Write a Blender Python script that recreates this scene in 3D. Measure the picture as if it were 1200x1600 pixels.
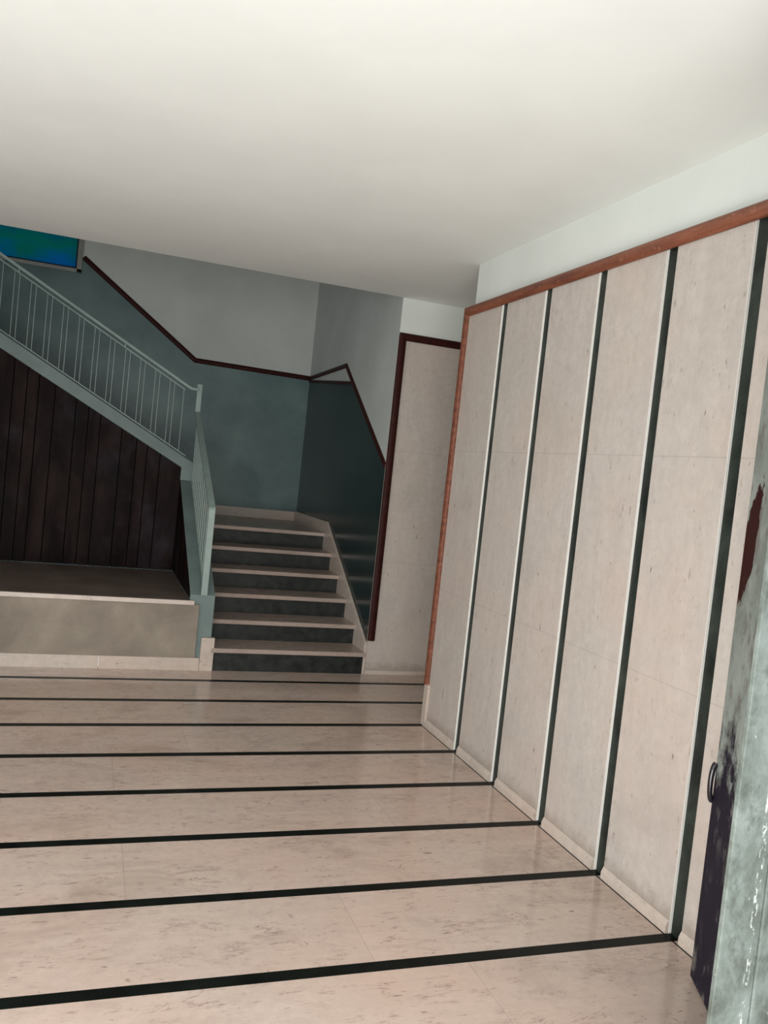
import bpy, math, random
from mathutils import Matrix, Vector
random.seed(4)
for o in list(bpy.data.objects): bpy.data.objects.remove(o)
SC = bpy.context.scene
COL = SC.collection

# ------------------------------------------------------------------ camera
cd = bpy.data.cameras.new('camera'); cam = bpy.data.objects.new('camera', cd); COL.objects.link(cam)
cd.sensor_fit = 'VERTICAL'; cd.sensor_height = 36.0; cd.lens = 29.691; cd.clip_start = 0.02
R_ = Vector((0.93974204, -0.3252726, 0.10527411)); U_ = Vector((-0.08439184, 0.07769674, 0.99339883)); F_ = Vector((0.33130488, 0.94242292, -0.04556454))
m = Matrix((R_, U_, -F_)).transposed().to_4x4(); m.translation = Vector((0, 0, 1.6))
cam.matrix_world = m
SC.camera = cam

# ------------------------------------------------------------------ light
SC.view_settings.view_transform = 'Standard'; SC.view_settings.look = 'None'
SC.view_settings.exposure = 0.50; SC.view_settings.gamma = 1.0; SC.view_settings.use_curve_mapping = False
w = bpy.data.worlds.new('world'); SC.world = w; w.use_nodes = True
w.node_tree.nodes['Background'].inputs[0].default_value = (0.86, 0.93, 1.0, 1)
w.node_tree.nodes['Background'].inputs[1].default_value = 1.0


def area(name, loc, target, sx, sy, power, col):
    l = bpy.data.lights.new(name, 'AREA'); l.shape = 'RECTANGLE'; l.size = sx; l.size_y = sy; l.energy = power; l.color = col
    o = bpy.data.objects.new(name, l); COL.objects.link(o); o.location = loc
    o.rotation_euler = (Vector(target) - Vector(loc)).to_track_quat('-Z', 'Y').to_euler()
    return o


area('daylight_through_entrance', (0.0, -0.15, 1.45), (0.5, 5, 1.75), 2.8, 2.4, 58, (1.0, 0.985, 0.96))
area('left_side_fill', (-3.5, 2.9, 1.4), (1.5, 2.9, 1.55), 2.6, 2.4, 30, (1.0, 0.985, 0.96))  # added fill light; the opening in the unseen left wall was made for it
area('daylight_from_pavement', (0.1, 1.0, 0.1), (1.3, 3.6, 3.0), 2.4, 0.9, 62, (1.0, 0.985, 0.95))
area('stairwell_daylight', (-0.8, 7.6, 4.9), (0.6, 8.2, 0.5), 2.4, 1.6, 1.8, (0.9, 0.97, 1.0))


# ------------------------------------------------------------------ materials
class NT:
    def __init__(s, name):
        s.m = bpy.data.materials.new(name); s.m.use_nodes = True; s.t = s.m.node_tree; s.N = s.t.nodes; s.L = s.t.links
        s.b = s.N['Principled BSDF']; s.geo = s.N.new('ShaderNodeNewGeometry'); s.pos = s.geo.outputs['Position']

    def put(s, sock, v):
        if isinstance(v, bpy.types.NodeSocket): s.L.new(v, sock)
        elif isinstance(v, (tuple, list)) and len(v) == 3 and sock.type == 'RGBA': sock.default_value = (*v, 1)
        else: sock.default_value = v

    def math(s, op, a, b=None, c=None, clamp=False):
        n = s.N.new('ShaderNodeMath'); n.operation = op; n.use_clamp = clamp; s.put(n.inputs[0], a)
        if b is not None: s.put(n.inputs[1], b)
        if c is not None: s.put(n.inputs[2], c)
        return n.outputs[0]

    def scale(s, v):
        n = s.N.new('ShaderNodeVectorMath'); n.operation = 'MULTIPLY'; s.L.new(s.pos, n.inputs[0]); n.inputs[1].default_value = v; return n.outputs[0]

    def sep(s):
        n = s.N.new('ShaderNodeSeparateXYZ'); s.L.new(s.pos, n.inputs[0]); return n.outputs

    def noise(s, vec, sc=1.0, det=4, rough=.55, dist=0.0):
        n = s.N.new('ShaderNodeTexNoise'); s.L.new(vec, n.inputs['Vector']); n.inputs['Scale'].default_value = sc
        n.inputs['Detail'].default_value = det; n.inputs['Roughness'].default_value = rough; n.inputs['Distortion'].default_value = dist
        return n.outputs['Fac']

    def ramp(s, f, stops):
        n = s.N.new('ShaderNodeValToRGB'); s.L.new(f, n.inputs[0]); e = n.color_ramp.elements
        while len(e) > 1: e.remove(e[0])
        e[0].position = stops[0][0]; e[0].color = (*stops[0][1], 1)
        for p, c in stops[1:]:
            x = e.new(p); x.color = (*c, 1)
        return n.outputs[0]

    def mr(s, f, a, b, c=0.0, d=1.0):
        n = s.N.new('ShaderNodeMapRange'); s.L.new(f, n.inputs[0])
        for i, v in enumerate((a, b, c, d)): n.inputs[i + 1].default_value = v
        return n.outputs[0]

    def mix(s, f, a, b, mode='MIX'):
        n = s.N.new('ShaderNodeMix'); n.data_type = 'RGBA'; n.blend_type = mode
        s.put(n.inputs['Factor'], f); s.put(n.inputs['A'], a); s.put(n.inputs['B'], b); return n.outputs['Result']

    def bump(s, h, st=.2, dist=.01):
        n = s.N.new('ShaderNodeBump'); n.inputs['Strength'].default_value = st; n.inputs['Distance'].default_value = dist
        s.L.new(h, n.inputs['Height']); s.L.new(n.outputs[0], s.b.inputs['Normal'])

    def out(s, col, rough, spec=.5):
        s.put(s.b.inputs['Base Color'], col); s.put(s.b.inputs['Roughness'], rough); s.b.inputs['Specular IOR Level'].default_value = spec; return s.m


Y0, D, W = 2.488, 0.5, 2.18
JZ = (0.90, 1.788)


def marble(name, base, axis, floor=False, joints=False, rough=.22, stain=.5, veins=.8):
    n = NT(name)
    st = {'x': (1.0, 5, 5), 'z': (5, 5, 1.2), 'y': (5, 1.2, 5)}[axis]
    S = lambda k: n.scale(tuple(v * k for v in st))
    iso = lambda k: n.scale((k, k, k))
    q = lambda f: tuple(min(1, v * f) for v in base)
    a = n.noise(S(2.4), 1, 9, .68, .3)
    g = n.noise(iso(26), 1, 4, .7)
    c = n.mix(n.mr(a, .32, .70), q(.90), q(1.06))
    c = n.mix(n.mr(g, .35, .7, 0, .5), c, q(.74))
    c = n.mix(n.mr(n.noise(iso(1.3), 1, 3), .42, .75, 0, .6), c, (base[0] * 1.02, base[1] * .87, base[2] * .81))
    # broad grey and brown clouds
    d = n.noise(n.scale((1.7, 2.6, 1.9)) if floor else iso(1.8), 1, 7, .66, .5)
    c = n.mix(n.mr(d, .52, .74, 0, stain), c, (base[0] * .56, base[1] * .53, base[2] * .50))
    # wandering hair veins
    for k, off, wd in ((1.5, .5, .007), (3.4, .47, .010)):
        v1 = n.noise(S(k), 1, 9, .66, .9)
        v = n.math('ABSOLUTE', n.math('SUBTRACT', v1, off))
        mask = n.mr(n.noise(iso(3.1 * k), 1, 4, .6), .50, .60, 0, veins)
        c = n.mix(n.math('MULTIPLY', n.mr(v, .001, wd, 1, 0), mask), c, (base[0] * .42, base[1] * .36, base[2] * .34))
    # small dark flecks, long way of the stone
    fl = n.noise(S(13), 1, 3, .6, .5)
    c = n.mix(n.mr(fl, .665, .73, 0, .8), c, (.15, .10, .08))
    if joints:
        z = n.sep()[2]
        for jz in JZ:
            f = n.mr(n.math('ABSOLUTE', n.math('SUBTRACT', z, jz)), .0012, .0028, .34, 0)
            c = n.mix(f, c, q(.45))
        # old mop grime just above the kerb
        h = n.math('ADD', z, n.math('MULTIPLY', n.math('SUBTRACT', n.noise(iso(11), 1, 5, .7), .5), .16))
        c = n.mix(n.mr(h, .055, .11, .5, 0), c, (base[0] * .45, base[1] * .40, base[2] * .35))
    if floor:
        x, y, z = n.sep()
        k = n.math('FLOOR', n.math('DIVIDE', n.math('SUBTRACT', y, Y0), D))
        wn = n.N.new('ShaderNodeTexWhiteNoise'); wn.noise_dimensions = '1D'; n.L.new(n.math('ADD', k, 7.3), wn.inputs['W'])
        u = n.math('ADD', n.math('DIVIDE', x, 1.7), wn.outputs[0])
        f = n.mr(n.math('ABSOLUTE', n.math('SUBTRACT', n.math('FRACT', u), .5)), .0005, .0012, .40, 0)
        c = n.mix(f, c, q(.45))
        w2 = n.N.new('ShaderNodeTexWhiteNoise'); w2.noise_dimensions = '2D'
        cb = n.N.new('ShaderNodeCombineXYZ'); n.L.new(n.math('FLOOR', n.math('ADD', u, .5)), cb.inputs[0]); n.L.new(k, cb.inputs[1]); n.L.new(cb.outputs[0], w2.inputs['Vector'])
        c = n.mix(n.math('MULTIPLY', w2.outputs[0], .08), c, (.30, .22, .18))
    return n.out(c, n.mr(a, .3, .7, rough * 1.25, rough * .85), .5)


def plain(name, base, rough, var=.1, sc=3.0, spec=.5, dark=None, bump=0, bsc=60, metal=0.0):
    n = NT(name)
    a = n.noise(n.scale((sc, sc, sc)), 1, 6, .6, .3)
    dk = dark or tuple(v * (1 - var * 2) for v in base)
    c = n.mix(n.mr(a, .35, .68), dk, tuple(min(1, v * (1 + var * .4)) for v in base))
    if bump: n.bump(n.noise(n.scale((bsc, bsc, bsc)), 1, 3), bump, .004)
    n.b.inputs['Metallic'].default_value = metal
    return n.out(c, rough, spec)


M = {}
MB_ = (.66, .555, .475)
M['floor'] = marble('floor_marble', (.63, .50, .42), 'x', floor=True, rough=.13, stain=.75, veins=1.0)
M['panel'] = marble('wall_marble', (.54, .485, .435), 'z', joints=True, rough=.36, stain=.30, veins=.35)
M['kerb'] = marble('kerb_marble', (.58, .50, .43), 'x', rough=.3, stain=.5, veins=.5)
M['tread'] = marble('tread_marble', (.42, .33, .28), 'x', rough=.28, stain=.5, veins=.4)
M['edge'] = plain('cream_white_joint_edge', (.86, .84, .78), .5, .03, 5)
M['black'] = plain('black_marble_inlay', (.006, .008, .006), .35, .3, 9, spec=.10)
M['greenstone'] = plain('green_black_stone_strip', (.026, .034, .027), .45, .3, 7, dark=(.007, .010, .008), spec=.3)
M['riser'] = plain('dark_riser_stone', (.027, .030, .026), .45, .3, 14, dark=(.007, .009, .008), spec=.3)
M['ceil'] = plain('ceiling_paint', (.79, .805, .77), .8, .025, 1.4, bump=.05, bsc=14)
M['upper'] = plain('pale_green_white_paint', (.70, .735, .69), .75, .03, 2, bump=.05, bsc=20)
M['greywhite'] = plain('grey_white_stair_paint', (.54, .575, .545), .7, .05, 2, bump=.1, bsc=30)
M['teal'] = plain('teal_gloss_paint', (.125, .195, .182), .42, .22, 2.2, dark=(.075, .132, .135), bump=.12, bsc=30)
M['teal_shaded'] = plain('teal_gloss_paint_shaded', (.013, .028, .024), .2, .2, 2, dark=(.006, .020, .022), spec=.3, bump=.04, bsc=16)  # darker copy of the teal gloss, the right wall's dimness put into the colour
M['rail'] = plain('pale_green_iron_paint', (.27, .345, .315), .45, .06, 8)
M['stringer'] = plain('grey_green_stringer_paint', (.17, .225, .212), .55, .1, 4)
M['plaster'] = plain('beige_plaster', (.31, .265, .205), .75, .10, 3.2, bump=.15, bsc=40, dark=(.21, .175, .138))
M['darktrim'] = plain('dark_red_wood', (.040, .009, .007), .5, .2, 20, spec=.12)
M['steel'] = plain('aluminium_window_frame', (.30, .31, .29), .4, .1, 8, metal=.3)
M['concrete'] = plain('pavement_grey', (.45, .44, .42), .9, .1, 2)
M['mirror_wall'] = plain('plain_wall_paint', (.34, .33, .31), .8, .03, 2)


def trim_mat():
    n = NT('orange_brown_wood')
    a = n.noise(n.scale((30, 3, 30)), 1, 6, .6); b = n.noise(n.scale((60, 60, 60)), 1, 4)
    c = n.mix(n.mr(a, .35, .7), (.12, .034, .017), (.26, .085, .042))
    c = n.mix(n.mr(b, .6, .72, 0, .6), c, (.42, .2, .12))
    n.bump(b, .3, .004)
    return n.out(c, .5)


M['trim'] = trim_mat()


def panel_wood():
    n = NT('dark_stained_boards')
    a = n.noise(n.scale((5, 5, 1.2)), 1, 6, .6, .5); b = n.noise(n.scale((1.7, 1.7, 1.7)), 1, 5, .6)
    c = n.mix(n.mr(a, .35, .7), (.005, .002, .0018), (.026, .013, .011))
    c = n.mix(n.mr(b, .52, .7, 0, .75), c, (.036, .030, .042))
    pt = n.noise(n.scale((40, 40, 30)), 1, 2)
    c = n.mix(n.mr(pt, .66, .72, 0, .8), c, (.004, .003, .003))
    c = n.mix(n.mr(n.noise(n.scale((2.6, 2.6, 1.6)), 1, 6, .65), .38, .56, .75, 0), c, (.004, .002, .002))
    return n.out(c, n.mr(a, .3, .7, .6, .5), .08)


M['boards'] = panel_wood()


def ledge_mat():
    n = NT('reddish_brown_ledge_stone')
    a = n.noise(n.scale((4, 4, 4)), 1, 6, .6)
    c = n.mix(n.mr(a, .35, .7), (.12, .088, .072), (.20, .155, .13))
    return n.out(c, .42)


M['ledge'] = ledge_mat()


def glass_mat():
    n = NT('blue_green_pattern_glass')
    a = n.noise(n.scale((3.2, 3, 4.5)), 1, 3, .5)
    x, y, z = n.sep()
    c = n.ramp(n.math('ADD', n.math('MULTIPLY', n.mr(z, 3.25, 3.75), .55), n.math('MULTIPLY', a, .5)),
               [(.2, (.0, .22, .52)), (.38, (.0, .24, .40)), (.52, (.004, .26, .22)), (.75, (.0, .20, .28))])
    t = n.N.new('ShaderNodeBsdfTranslucent'); n.L.new(c, t.inputs[0])
    n.out(c, .25)
    mx = n.N.new('ShaderNodeMixShader'); mx.inputs[0].default_value = .75
    n.L.new(n.b.outputs[0], mx.inputs[1]); n.L.new(t.outputs[0], mx.inputs[2])
    n.L.new(mx.outputs[0], n.N['Material Output'].inputs[0])
    return n.m


M['glass'] = glass_mat()


def door_mat():
    n = NT('worn_grey_green_door_metal')
    x, y, z = n.sep()
    a = n.noise(n.scale((6, 6, 5)), 1, 7, .65, .4); b = n.noise(n.scale((22, 22, 9)), 1, 5, .7)
    c = n.mix(n.mr(a, .35, .7), (.17, .19, .165), (.30, .33, .30))
    # paint worn to dark bare metal low down, ragged edge
    h = n.math('ADD', z, n.math('MULTIPLY', n.math('SUBTRACT', a, .5), 1.3))
    c = n.mix(n.mr(h, .95, .80), c, (.016, .013, .022))
    c = n.mix(n.math('MULTIPLY', n.mr(b, .53, .62), n.math('MAXIMUM', n.mr(h, .35, .85, .12, .9), n.mr(z, .10, .16, .9, 0))), c, (.15, .14, .125))
    # long rust patch
    dz = n.math('DIVIDE', n.math('SUBTRACT', z, 1.49), .20)
    dy = n.math('DIVIDE', n.math('SUBTRACT', y, n.math('ADD', 2.20, n.math('MULTIPLY', n.math('SUBTRACT', z, 1.49), -.16))), .055)
    e = n.math('ADD', n.math('MULTIPLY', dz, dz), n.math('MULTIPLY', dy, dy))
    e = n.math('ADD', e, n.math('MULTIPLY', n.math('SUBTRACT', b, .5), 2.8))
    c = n.mix(n.mr(e, 1.05, .9), c, (.030, .006, .005))
    n.bump(b, .3, .003)
    return n.out(c, .6, .1)


M['leaf'] = door_mat()


def post_mat():
    n = NT('mottled_pale_green_metal')
    a = n.noise(n.scale((8, 8, 6)), 1, 8, .72, .3); b = n.noise(n.scale((30, 30, 20)), 1, 4, .7)
    c = n.mix(n.mr(a, .38, .66), (.075, .086, .072), (.19, .22, .20))
    c = n.mix(n.mr(b, .68, .73, 0, .8), c, (.50, .52, .48))
    # a broken line of chipped white paint
    x, y, z = n.sep()
    ln = n.math('ABSOLUTE', n.math('SUBTRACT', x, 1.628))
    e = n.math('MULTIPLY', n.mr(ln, .004, .010, 1, 0), n.mr(n.noise(n.scale((60, 60, 26)), 1, 3, .7), .53, .57))
    c = n.mix(e, c, (.42, .44, .41))
    d = n.noise(n.scale((20, 20, 13)), 1, 6, .75)
    c = n.mix(n.mr(d, .54, .66, 0, .6), c, (.05, .055, .045))
    return n.out(c, .6, .3)


M['post'] = post_mat()
M['gap'] = plain('black_gap', (.004, .003, .003), .9, .1, 5, spec=.1)
M['blackplastic'] = plain('dark_glossy_metal', (.015, .012, .016), .12, .1, 10)


# ------------------------------------------------------------------ mesh helpers
class MB:
    def __init__(s): s.v = []; s.f = []; s.mi = []

    def poly(s, pts, mi=0):
        i = len(s.v); s.v += [tuple(p) for p in pts]; s.f.append(list(range(i, i + len(pts)))); s.mi.append(mi); return s

    def box(s, x0, x1, y0, y1, z0, z1, mi=0):
        i = len(s.v); s.v += [(x, y, z) for z in (z0, z1) for y in (y0, y1) for x in (x0, x1)]
        for q in ((0, 2, 3, 1), (4, 5, 7, 6), (0, 1, 5, 4), (2, 6, 7, 3), (0, 4, 6, 2), (1, 3, 7, 5)):
            s.f.append([i + k for k in q]); s.mi.append(mi)
        return s

    def prism(s, pts, axis, a, b, mi=0):
        """pts: 2D polygon in the plane normal to axis ('x' -> (y,z), 'y' -> (x,z), 'z' -> (x,y))"""
        def P(p, t): return {'x': (t, p[0], p[1]), 'y': (p[0], t, p[1]), 'z': (p[0], p[1], t)}[axis]
        i = len(s.v); n = len(pts); s.v += [P(p, a) for p in pts] + [P(p, b) for p in pts]
        s.f.append([i + k for k in range(n)]); s.f.append([i + n + k for k in reversed(range(n))]); s.mi += [mi, mi]
        for k in range(n):
            s.f.append([i + k, i + n + k, i + n + (k + 1) % n, i + (k + 1) % n]); s.mi.append(mi)
        return s

    def sweep(s, path, prof, side, mi=0):
        """sweep a closed 2D profile (a along side vector, b along the cross) along a 3D path with mitred corners"""
        path = [Vector(p) for p in path]; side = Vector(side).normalized(); n = len(path); base = len(s.v); K = len(prof)
        for j, p in enumerate(path):
            d0 = (path[j] - path[j - 1]).normalized() if j else (path[1] - path[0]).normalized()
            d1 = (path[j + 1] - path[j]).normalized() if j < n - 1 else d0
            n0 = side.cross(d0).normalized(); n1 = side.cross(d1).normalized()
            nn = (n0 + n1).normalized(); k = 1 / max(.3, nn.dot(n0))
            for a, b in prof: s.v.append(tuple(p + side * a + nn * (b * k)))
        for j in range(n - 1):
            for q in range(K):
                s.f.append([base + j * K + q, base + j * K + (q + 1) % K, base + (j + 1) * K + (q + 1) % K, base + (j + 1) * K + q]); s.mi.append(mi)
        s.f.append([base + q for q in range(K)]); s.mi.append(mi)
        s.f.append([base + (n - 1) * K + q for q in reversed(range(K))]); s.mi.append(mi)
        return s

    def build(s, name, mats, parent=None, bevel=0, smooth=False):
        me = bpy.data.meshes.new(name)
        off = Vector(parent.location) if parent is not None and parent.type == 'EMPTY' else Vector((0, 0, 0))
        if parent is not None and parent.get('_off'): off = Vector(parent['_off'])
        me.from_pydata([tuple(Vector(v) - off) for v in s.v], [], s.f)
        for k in (mats if isinstance(mats, (list, tuple)) else [mats]): me.materials.append(k)
        for p, i in zip(me.polygons, s.mi): p.material_index = i; p.use_smooth = smooth
        import bmesh
        bm = bmesh.new(); bm.from_mesh(me); bmesh.ops.recalc_face_normals(bm, faces=bm.faces); bm.to_mesh(me); bm.free()
        o = bpy.data.objects.new(name, me); COL.objects.link(o)
        if parent is not None: o.parent = parent
        if bevel:
            b = o.modifiers.new('bevel', 'BEVEL'); b.width = bevel; b.segments = 2; b.limit_method = 'ANGLE'
        return o


def thing(name, label, cat, loc=(0, 0, 0), group=None, kind=None):
    o = bpy.data.objects.new(name, None); COL.objects.link(o); o.location = loc; o.empty_display_size = .1
    o['label'] = label; o['category'] = cat
    if group: o['group'] = group
    if kind: o['kind'] = kind
    return o


def struct(o, label=None, cat=None):
    o['kind'] = 'structure'
    if label: o['label'] = label
    if cat: o['category'] = cat
    return o


def tag(o, label, cat, group=None):
    o['label'] = label; o['category'] = cat
    if group: o['group'] = group
    return o


CZ = 2.975      # lobby ceiling
YB = 6.274      # niche wall / platform front plane
YK = 9.10       # back wall of the stairwell
YE = 4.985      # end of the marble wall
XL = -3.2       # left side of the hall
YF = 1.6        # entrance plane
ZT = 5.0        # stairwell top

# ------------------------------------------------------------------ floor
f = MB(); hw = .0265
edges = [-3.0] + sum([[Y0 + k * D - hw, Y0 + k * D + hw] for k in range(-2, 8)], []) + [YB + .05]
edges[0] = YF - .3
ks = [k for k in range(-2, 8) if Y0 + k * D > YF - .25]
segs = []; cur = YF - .3
for k in ks:
    segs.append((cur, Y0 + k * D - hw, 0)); segs.append((Y0 + k * D - hw, Y0 + k * D + hw, 1)); cur = Y0 + k * D + hw
segs.append((cur, YB + .05, 0))
for a, b, mi in segs: f.box(XL, 3.9, a, b, -.12, 0, mi)
struct(f.build('floor', [M['floor'], M['black']]), 'polished pinkish beige marble floor crossed by thin black inlaid stripes', 'floor')
struct(MB().box(-8, 8, -8, YF - .3, -.16, -.02).build('floor_outside', M['concrete']), 'grey pavement outside the entrance', 'pavement')

MB().box(W - .021, W - .0145, YF - .1, YE, 0, .0006).build('joint_line', M['black'], bpy.data.objects['floor'])

# ------------------------------------------------------------------ ceiling slab with its edge over the stairwell
c = MB().box(XL - .15, 3.95, YF - .15, YB, CZ, CZ + .3)
struct(c.build('ceiling', M['ceil']), 'smooth off-white lobby ceiling', 'ceiling')
c = MB().box(XL - .15, 2.4, YB - .1, YK + .15, ZT, ZT + .15)
struct(c.build('ceiling_stairwell', M['greywhite']), 'high ceiling over the stairwell', 'ceiling')

# ------------------------------------------------------------------ right wall with marble cladding
wr = MB().box(2.21, 3.9, YF - .15, YE - .02, 0, CZ).build('wall_right', M['upper'])
struct(wr, 'right wall, pale green-white paint over marble slabs split by dark strips', 'wall')
GW, GD = .066, .011
cent = [Y0 + k * D - .012 for k in range(-1, 5)]
lo = YF - .1
bounds = []
cur = lo
for cy in cent:
    bounds.append((cur, cy - GW / 2)); cur = cy + GW / 2
bounds.append((cur, YE))
for a, b in bounds:
    MB().box(W, 2.212, a, b, .0, 2.655).build('marble_panel', M['panel'], wr, bevel=.0015)
    MB().prism([(W + .002, 0), (W - .014, 0), (W - .013, .030), (W - .003, .050), (W + .002, .050)], 'y', a + .004, b - .003).build('marble_kerb', M['kerb'], wr)
for cy in cent:
    MB().box(W - .0005, 2.212, cy + GW / 2 - .0005, cy + GW / 2 + .0015, .004, 2.652).build('pale_edge', M['edge'], wr)
    MB().box(W + GD, 2.212, cy - GW / 2 - .001, cy + GW / 2 + .001, 0, 2.655).build('dark_strip', M['greenstone'], wr)

# moulding running along the top of the cladding and down its far end
def half_round(w, h):
    pts = [(-w / 2, 0), (-w / 2, h * .45)]
    for k in range(1, 6):
        a = math.pi - k * math.pi / 6; pts.append((math.cos(a) * w * .46, h * .45 + math.sin(a) * h * .55))
    pts += [(w / 2, h * .45), (w / 2, 0)]
    return pts


def moulding(path, normal, w, h):
    """path on the wall surface, normal pointing off it"""
    mb = MB(); normal = Vector(normal)
    prof = [(b, a) for a, b in half_round(w, h)]
    return mb.sweep(path, prof, normal)


t1 = moulding([(W - .001, YF, 2.675), (W - .001, YE + .012, 2.675), (W - .001, YE + .012, .27)], (-1, 0, 0), .06, .022)
t1.prism([(W, .27), (2.25, .27), (2.25, 2.70), (W, 2.70)], 'y', YE, YE + .03)
struct(t1.build('trim_1', M['trim']), 'rough orange-brown wooden moulding along the top and far end of the marble wall', 'moulding')
struct(MB().box(W - .012, 2.25, YE - .03, YE + .035, 0, .27).build('trim_2', M['kerb'], bevel=.003), 'pinkish marble foot below the orange-brown end moulding', 'marble block')

# ------------------------------------------------------------------ niche wall, recess right wall
n_ = MB().box(W + .05, 3.9, YB, YB + .15, 2.69, CZ, 0).box(W + .05, 3.9, YB, YB + .15, 0, 2.69, 1).box(W, W + .05, YB, YB + .012, 2.69, CZ, 0).box(W, W + .05, YB, YB + .012, 0, 2.69, 1)
nw = n_.build('wall_back', [M['upper'], M['panel']])
struct(nw, 'recess wall clad in tall marble slabs with a white band under the ceiling', 'wall')
MB().box(W + .004, 3.8, YB - .008, YB + .002, 0, .03).build('marble_kerb', M['kerb'], nw)
t3 = moulding([(W + .028, YB, .27), (W + .028, YB, 2.675), (3.8, YB, 2.675)], (0, -1, 0), .058, .022)
struct(t3.build('trim_3', M['darktrim']), 'dark red-brown moulding framing the marble slab in the recess', 'moulding')
struct(MB().box(3.78, 3.95, YE - .1, YB + .1, 0, CZ).build('wall_recess', M['upper']), 'end wall of the recess', 'wall')

# ------------------------------------------------------------------ stairwell walls with two-tone paint
def split_wall(name, axis, plane, low, up, thick, mats, label):
    mb = MB()
    mb.prism(low, axis, plane, plane + thick, 0); mb.prism(up, axis, plane, plane + thick, 1)
    o = mb.build(name, mats); struct(o, label, 'wall'); return o


# back wall: dado line in (x, z); opening for the window on the left
WX1, WZ0 = -.245, 3.262
dl = [(2.18, 2.545), (.938, 2.566), (WX1, 3.427)]
b = MB()
b.prism([(XL, 0), (2.33, 0), (2.33, 2.545), (2.18, 2.545), (.938, 2.566), (WX1, 3.427), (WX1, WZ0), (XL, WZ0)], 'y', YK, YK + .15, 0)
b.prism([(2.33, 2.545), (2.33, ZT), (WX1, ZT), (WX1, 3.427), (.938, 2.566), (2.18, 2.545)], 'y', YK, YK + .15, 1)
b.prism([(XL, 4.6), (WX1, 4.6), (WX1, ZT), (XL, ZT)], 'y', YK, YK + .15, 1)
b.prism([(XL, WZ0), (-2.4, WZ0), (-2.4, 4.6), (XL, 4.6)], 'y', YK, YK + .15, 1)
struct(b.build('wall_stair_back', [M['teal'], M['greywhite']]), 'stairwell back wall, glossy teal below and grey-white above', 'wall')
def sweep_trim(name, path, normal, w, h, mat, label):
    return struct(moulding(path, normal, w, h).build(name, mat), label, 'moulding')


sweep_trim('trim_4', [(W, YK, 2.545), (.938, YK, 2.566), (WX1 + .01, YK, 3.42)], (0, -1, 0), .05, .018, M['darktrim'], 'dark red dado moulding on the back wall, sloping up with the stairs')

# right wall of the stairs
peak = (7.68, 2.565); foot = (YB + .012, 1.665); mid = (7.42, 2.385)
low = [(YB + .15, 0), (YK + .15, 0), (YK + .15, 2.52), (YK, 2.52), mid, (YB + .15, 1.66 + .15 * .64)]
up = [(YB + .15, 1.66 + .15 * .64), mid, (YK, 2.52), (YK + .15, 2.52), (YK + .15, ZT), (YB + .15, ZT)]
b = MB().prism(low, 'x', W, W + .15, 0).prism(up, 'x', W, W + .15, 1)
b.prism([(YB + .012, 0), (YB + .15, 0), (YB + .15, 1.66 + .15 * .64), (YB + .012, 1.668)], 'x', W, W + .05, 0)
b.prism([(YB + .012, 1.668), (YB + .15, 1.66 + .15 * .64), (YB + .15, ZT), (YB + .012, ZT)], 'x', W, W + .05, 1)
struct(b.build('wall_stair_right', [M['teal_shaded'], M['greywhite']]), 'stairwell right wall, teal gloss with shade painted in below and grey above', 'wall')
t = moulding([(W, YK, 2.545), (W, peak[0], peak[1]), (W, foot[0], foot[1])], (-1, 0, 0), .042, .018)
struct(t.build('trim_5', M['darktrim']), 'dark moulding peaking then falling steeply on the stair right wall', 'moulding')
t = moulding([(W, YK, 2.515), (W, mid[0], mid[1])], (-1, 0, 0), .03, .012)  # thin strip modelled in place of a dark shadow line
struct(t.build('shadow_line_strip', M['darktrim']), 'thin dark strip standing in for a shadow line below the peak on the stair right wall', 'moulding')

# walls out of view that close the hall
struct(MB().box(XL - .15, XL, 4.3, YK + .15, 0, ZT).box(XL - .15, XL, YF - .15, 4.3, 2.7, ZT).build('wall_left', M['mirror_wall']), 'left wall of the hall', 'wall')
fw = MB().box(XL, -1.5, YF - .15, YF, 0, CZ).box(-1.5, 2.3, YF - .15, YF, 2.83, CZ)
struct(fw.build('wall_front', M['mirror_wall']), 'entrance wall around the open doorway', 'wall')
struct(MB().box(XL, 2.4, YB - .1, YB, CZ + .3, ZT).build('wall_stair_front', M['greywhite']), 'upper wall of the stairwell above the lobby', 'wall')

# ------------------------------------------------------------------ window
wn = thing('window_1', 'blue-green patterned glass window in a grey metal frame above the stairs', 'window', (-1.3, YK, WZ0), kind='structure')
fr = MB()
fx0, fx1, fz0, fz1 = -2.4, WX1, WZ0, 4.6
fr.box(fx0, fx1, YK - .03, YK + .08, fz0, fz0 + .035).box(fx0, fx1, YK - .03, YK + .08, fz1 - .045, fz1)
fr.box(fx1 - .05, fx1, YK - .03, YK + .08, fz0, fz1).box(fx0, fx0 + .05, YK - .03, YK + .08, fz0, fz1)
fr.box(-1.35, -1.31, YK - .02, YK + .07, fz0, fz1)
fr.build('window_frame', M['steel'], wn, bevel=.004)
sealm = MB()
for x0, x1 in ((fx0 + .05, -1.35), (-1.31, fx1 - .05)):
    z0, z1 = fz0 + .035, fz1 - .045
    sealm.box(x0, x1, YK - .024, YK + .0, z0, z0 + .01).box(x0, x1, YK - .024, YK + .0, z1 - .01, z1).box(x0, x0 + .01, YK - .024, YK + .0, z0, z1).box(x1 - .01, x1, YK - .024, YK + .0, z0, z1)
sealm.build('window_seal', M['blackplastic'], wn)
for x0, x1 in ((fx0 + .05, -1.35), (-1.31, fx1 - .05)):
    MB().box(x0, x1, YK + .0, YK + .008, fz0 + .03, fz1 - .04).build('window_pane', M['glass'], wn)

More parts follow.
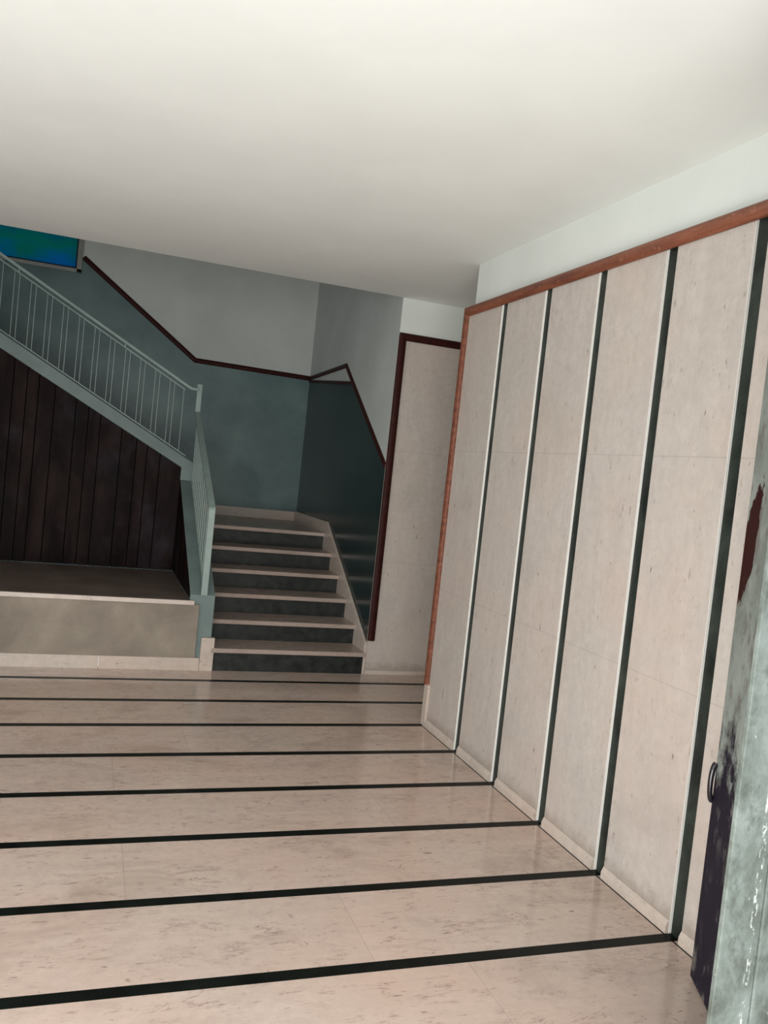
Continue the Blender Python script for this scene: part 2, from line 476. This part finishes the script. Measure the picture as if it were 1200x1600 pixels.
# ------------------------------------------------------------------ lower staircase
SX0, SX1 = .958, W - .02
Z = [.175 + .1594 * k for k in range(6)]; YN = [6.245 + .3066 * k for k in range(6)]
st = thing('staircase', 'short flight of six marble steps with dark risers beside the green wall', 'staircase', (1.57, YB, 0))
for k in range(6):
    z0 = 0 if k == 0 else Z[k - 1]
    yb = YN[k + 1] + .03 if k < 5 else None
    MB().box(SX0, SX1, YN[k] + .028, YN[k] + .06, max(0, z0 - .004), Z[k] - .034).build('riser', M['riser'], st)
    if k < 5:
        MB().box(SX0, SX1, YN[k], YN[k + 1] + .03, Z[k] - .034, Z[k]).build('tread', M['tread'], st, bevel=.004)
MB().box(SX0, SX1 + .015, YN[5], YK - .001, Z[5] - .034, Z[5]).box(.86, SX0, 7.80, YK - .001, Z[5] - .034, Z[5]).build('landing', M['tread'], st, bevel=.004)
sk = [(YB + .0, 0), (YB + .0, .262), (7.745, 1.085), (YK - .002, 1.085), (YK - .002, Z[5] - .02), (7.9, Z[5] - .02), (7.9, 0)]
sk[0] = (YB - .006, 0); sk[1] = (YB - .006, .25)
MB().prism(sk, 'x', W - .022, W - .0012).build('skirting', M['kerb'], st, bevel=.003)
MB().box(.86, W - .022, YK - .02, YK - .0005, Z[5], 1.075).build('landing_skirting', M['kerb'], st, bevel=.003)
# the painted side wall carrying the railing
MB().prism([(6.29, 0), (6.29, .56), (7.80, 1.345), (7.80, 0)], 'x', .775, .9575).build('stringer', M['stringer'], st, bevel=.004)
MB().box(.881, .979, 6.252, 6.289, 0, .249).build('marble_foot', M['kerb'], st, bevel=.002)

# ------------------------------------------------------------------ upper flight climbing left
uf = thing('staircase', 'upper flight rising left behind its pale grey-green stringer', 'staircase', (.8, 7.8, Z[5]))
UY = 7.80
tz = lambda x: 1.527 + (.843 - x) * .552
bz = lambda x: 1.46 + (.77 - x) * .540
MB().prism([(.955, 1.345), (.955, tz(.843) - .02), (.86, tz(.86)), (-2.6, tz(-2.6)), (-2.6, bz(-2.6)), (.77, bz(.77)), (.77, 1.345)], 'y', UY - .015, UY + .09).build('stringer', M['stringer'], uf, bevel=.004)
for k in range(12):
    x1 = .84 - .29 * k; z1 = Z[5] + .16 * (k + 1)
    MB().box(x1 - .32, x1, UY + .09, YK - .001, z1 - .034, z1).build('tread', M['tread'], uf)
    MB().box(x1 - .05, x1 - .025, UY + .09, YK - .001, z1 - .16, z1 - .034).build('riser', M['riser'], uf)
MB().prism([(.8, Z[5] - .2), (.8, Z[5] - .04), (-2.6, 2.8), (-2.6, 2.6)], 'y', UY + .09, YK - .001).build('soffit', M['greywhite'], uf)

# ------------------------------------------------------------------ dark boards under the upper flight
bd = thing('wood_panelling', 'dark stained vertical boards filling the space under the upper flight', 'panelling', (-.8, UY, .52))
# groove positions along the wall (metres), uneven board widths
gr = [.578, .463, .368, .236, .05, -.052, -.16, -.336, -.468, -.562, -.67, -.80, -.91, -1.05, -1.13, -1.29, -1.40, -1.56, -1.66, -1.84, -1.93, -2.08, -2.24, -2.4]
xs = [.775] + gr
for i in range(len(xs) - 1):
    a, b2 = xs[i + 1], xs[i]
    yo = random.uniform(0, .006)
    bd_ = MB().prism([(a + .004, .521), (b2 - .004, .521), (b2 - .004, bz(b2)), (a + .004, bz(a))], 'y', UY + .0 + yo, UY + .03)
    bd_.build('board', M['boards'], bd)
MB().prism([(.775, .521), (-2.45, .521), (-2.45, bz(-2.45)), (.775, bz(.775))], 'y', UY + .028, UY + .06).build('backing', M['gap'], bd)
MB().prism([(6.33, .53), (7.80, .53), (7.80, 1.335), (6.33, .575)], 'x', .771, .7755).build('side_panel', M['boards'], bd)

# ------------------------------------------------------------------ raised platform
pl = thing('platform', 'low raised platform with beige plaster front and brown stone top', 'platform', (-1.2, YB, 0))
MB().box(XL + .002, .846, YB - .004, YB + .014, .09, .492).build('plaster_front', M['plaster'], pl, bevel=.003)
MB().box(XL + .002, .774, YB - .014, UY - .001, .492, .52).build('stone_top', M['ledge'], pl, bevel=.003)
MB().box(XL + .002, .805, YB - .016, YB - .0035, .488, .521).build('top_edge', M['kerb'], pl, bevel=.002)
xe = [.880, .17, -.62, -1.45, -2.3, XL + .002]
for i in range(len(xe) - 1):
    MB().box(xe[i + 1] + .001, xe[i] - .001, YB - .02, YB + .01, 0, .095).build('skirting', M['kerb'], pl, bevel=.0015)

# ------------------------------------------------------------------ railings
lr = thing('stair_railing', 'pale green iron railing along the lower flight, with its front post', 'railing', (.874, 6.3, .56))
ptop = lambda y: .56 + (y - 6.29) * (.785 / 1.51)
RY0, RZ0, RY1, RZ1 = 6.30, 1.20, 7.86, 1.965
rz = lambda y: RZ0 + (y - RY0) * (RZ1 - RZ0) / (RY1 - RY0)
MB().box(.8505, .8975, 6.292, 6.305, ptop(6.30) - .01, RZ0 - .001).build('post', M['rail'], lr, bevel=.001)
prof = [(-.0235, -.0125), (.0235, -.0125), (.0235, .0125), (-.0235, .0125)]
MB().sweep([(.874, RY0 - .008, RZ0 + .004), (.874, RY1 + .01, RZ1 + .008)], prof, (1, 0, 0)).build('handrail', M['rail'], lr, bevel=.002)
MB().box(.852, .896, RY1 - .01, RY1 + .015, RZ1 - .01, 2.225).build('post', M['rail'], lr, bevel=.001)
# flat bottom bar fixed to the sloping top
MB().sweep([(.874, 6.31, ptop(6.31) + .012), (.874, 7.83, ptop(7.83) + .012)], [(-.009, -.006), (.009, -.006), (.009, .006), (-.009, .006)], (1, 0, 0)).build('bottom_rail', M['rail'], lr)
for i in range(12):
    for s_ in (-.02, .02):
        y = 6.40 + i * .125 + s_
        MB().box(.871, .8765, y - .003, y + .003, ptop(y) + .012, rz(y) - .008).build('baluster', M['rail'], lr)

ur = thing('stair_railing', 'thin pale green iron railing with paired bars along the upper flight', 'railing', (.74, UY + .03, 1.6))
hz = lambda x: 2.205 + (.745 - x) * .548
rp = [(-.014, -.012), (.014, -.012), (.014, .012), (-.014, .012)]
HY = UY + .04
MB().sweep([(.86, HY, hz(.80)), (.80, HY, hz(.80)), (-2.3, HY, hz(-2.3))], rp, (0, 1, 0)).build('handrail', M['rail'], ur, bevel=.003)
tr = [(-.006, -.005), (.006, -.005), (.006, .005), (-.006, .005)]
MB().sweep([(.745, HY, hz(.745) - .045), (-2.3, HY, hz(-2.3) - .045)], tr, (0, 1, 0)).build('sub_rail', M['rail'], ur)
MB().sweep([(.80, HY, tz(.80) + .018), (-2.3, HY, tz(-2.3) + .018)], tr, (0, 1, 0)).build('bottom_rail', M['rail'], ur)
bx = [.735]
for i in range(17):
    c0 = .63 - i * .134; bx += [c0 + .02, c0 - .02]
for x in bx:
    MB().box(x - .0024, x + .0024, HY - .004, HY + .004, tz(x) + .01, hz(x) - .042).build('baluster', M['rail'], ur)
for x in (.2, -.7, -1.6):
    MB().box(x - .005, x + .005, HY - .005, HY + .005, hz(x) - .05, hz(x) - .008).build('spacer', M['rail'], ur)

# ------------------------------------------------------------------ entrance: door leaf standing open and the frame post
dr = thing('door_1', 'worn dark metal door leaf standing open against the right wall', 'door', (1.80, 1.63, 0), kind='structure')
P1 = Vector((2.066, 2.251)); P0 = Vector((1.79, 1.62)); dd = (P1 - P0).normalized(); nn = Vector((dd.y, -dd.x))
q = [P0, P1, P1 + nn * .045, P0 + nn * .045]
MB().prism([tuple(p) for p in q], 'z', .01, 2.6).build('door_leaf', M['leaf'], dr, bevel=.004)
# glazing bead on the leaf edge
kb = MB(); ring = []
kc = P1 - dd * .006
for j in range(17):
    a = -math.pi / 2 + math.pi * j / 16
    ring.append((math.cos(a) * .011, .685 + math.sin(a) * .062))
KB = MB()
prev = None
pth = [Vector((P1.x - nn.x * .004 - dd.x * .01, P1.y - nn.y * .004 - dd.y * .01, 0)) - Vector((nn.x, nn.y, 0)) * r + Vector((0, 0, z)) for r, z in ring]
KB.sweep(pth, [(-.010, -.006), (0, -.009), (.010, -.006), (.010, .006), (0, .009), (-.010, .006)], (dd.x, dd.y, 0))
KB.build('door_handle', M['blackplastic'], dr, smooth=True)

po = thing('trim_7', 'mottled pale green metal entrance post at the right edge', 'door frame', (1.6, YF, 0), kind='structure')
PX = 1.535
MB().box(PX, PX + .118, YF - .015, YF + .0, 0, 2.83).build('frame_post', M['post'], po, bevel=.003)
MB().box(PX + .120, PX + .30, YF - .018, YF + .003, 0, 2.83).build('frame_post', M['post'], po, bevel=.004)
MB().box(PX + .30, 2.25, YF - .05, YF - .01, 0, 2.83).build('side_panel', M['post'], po)
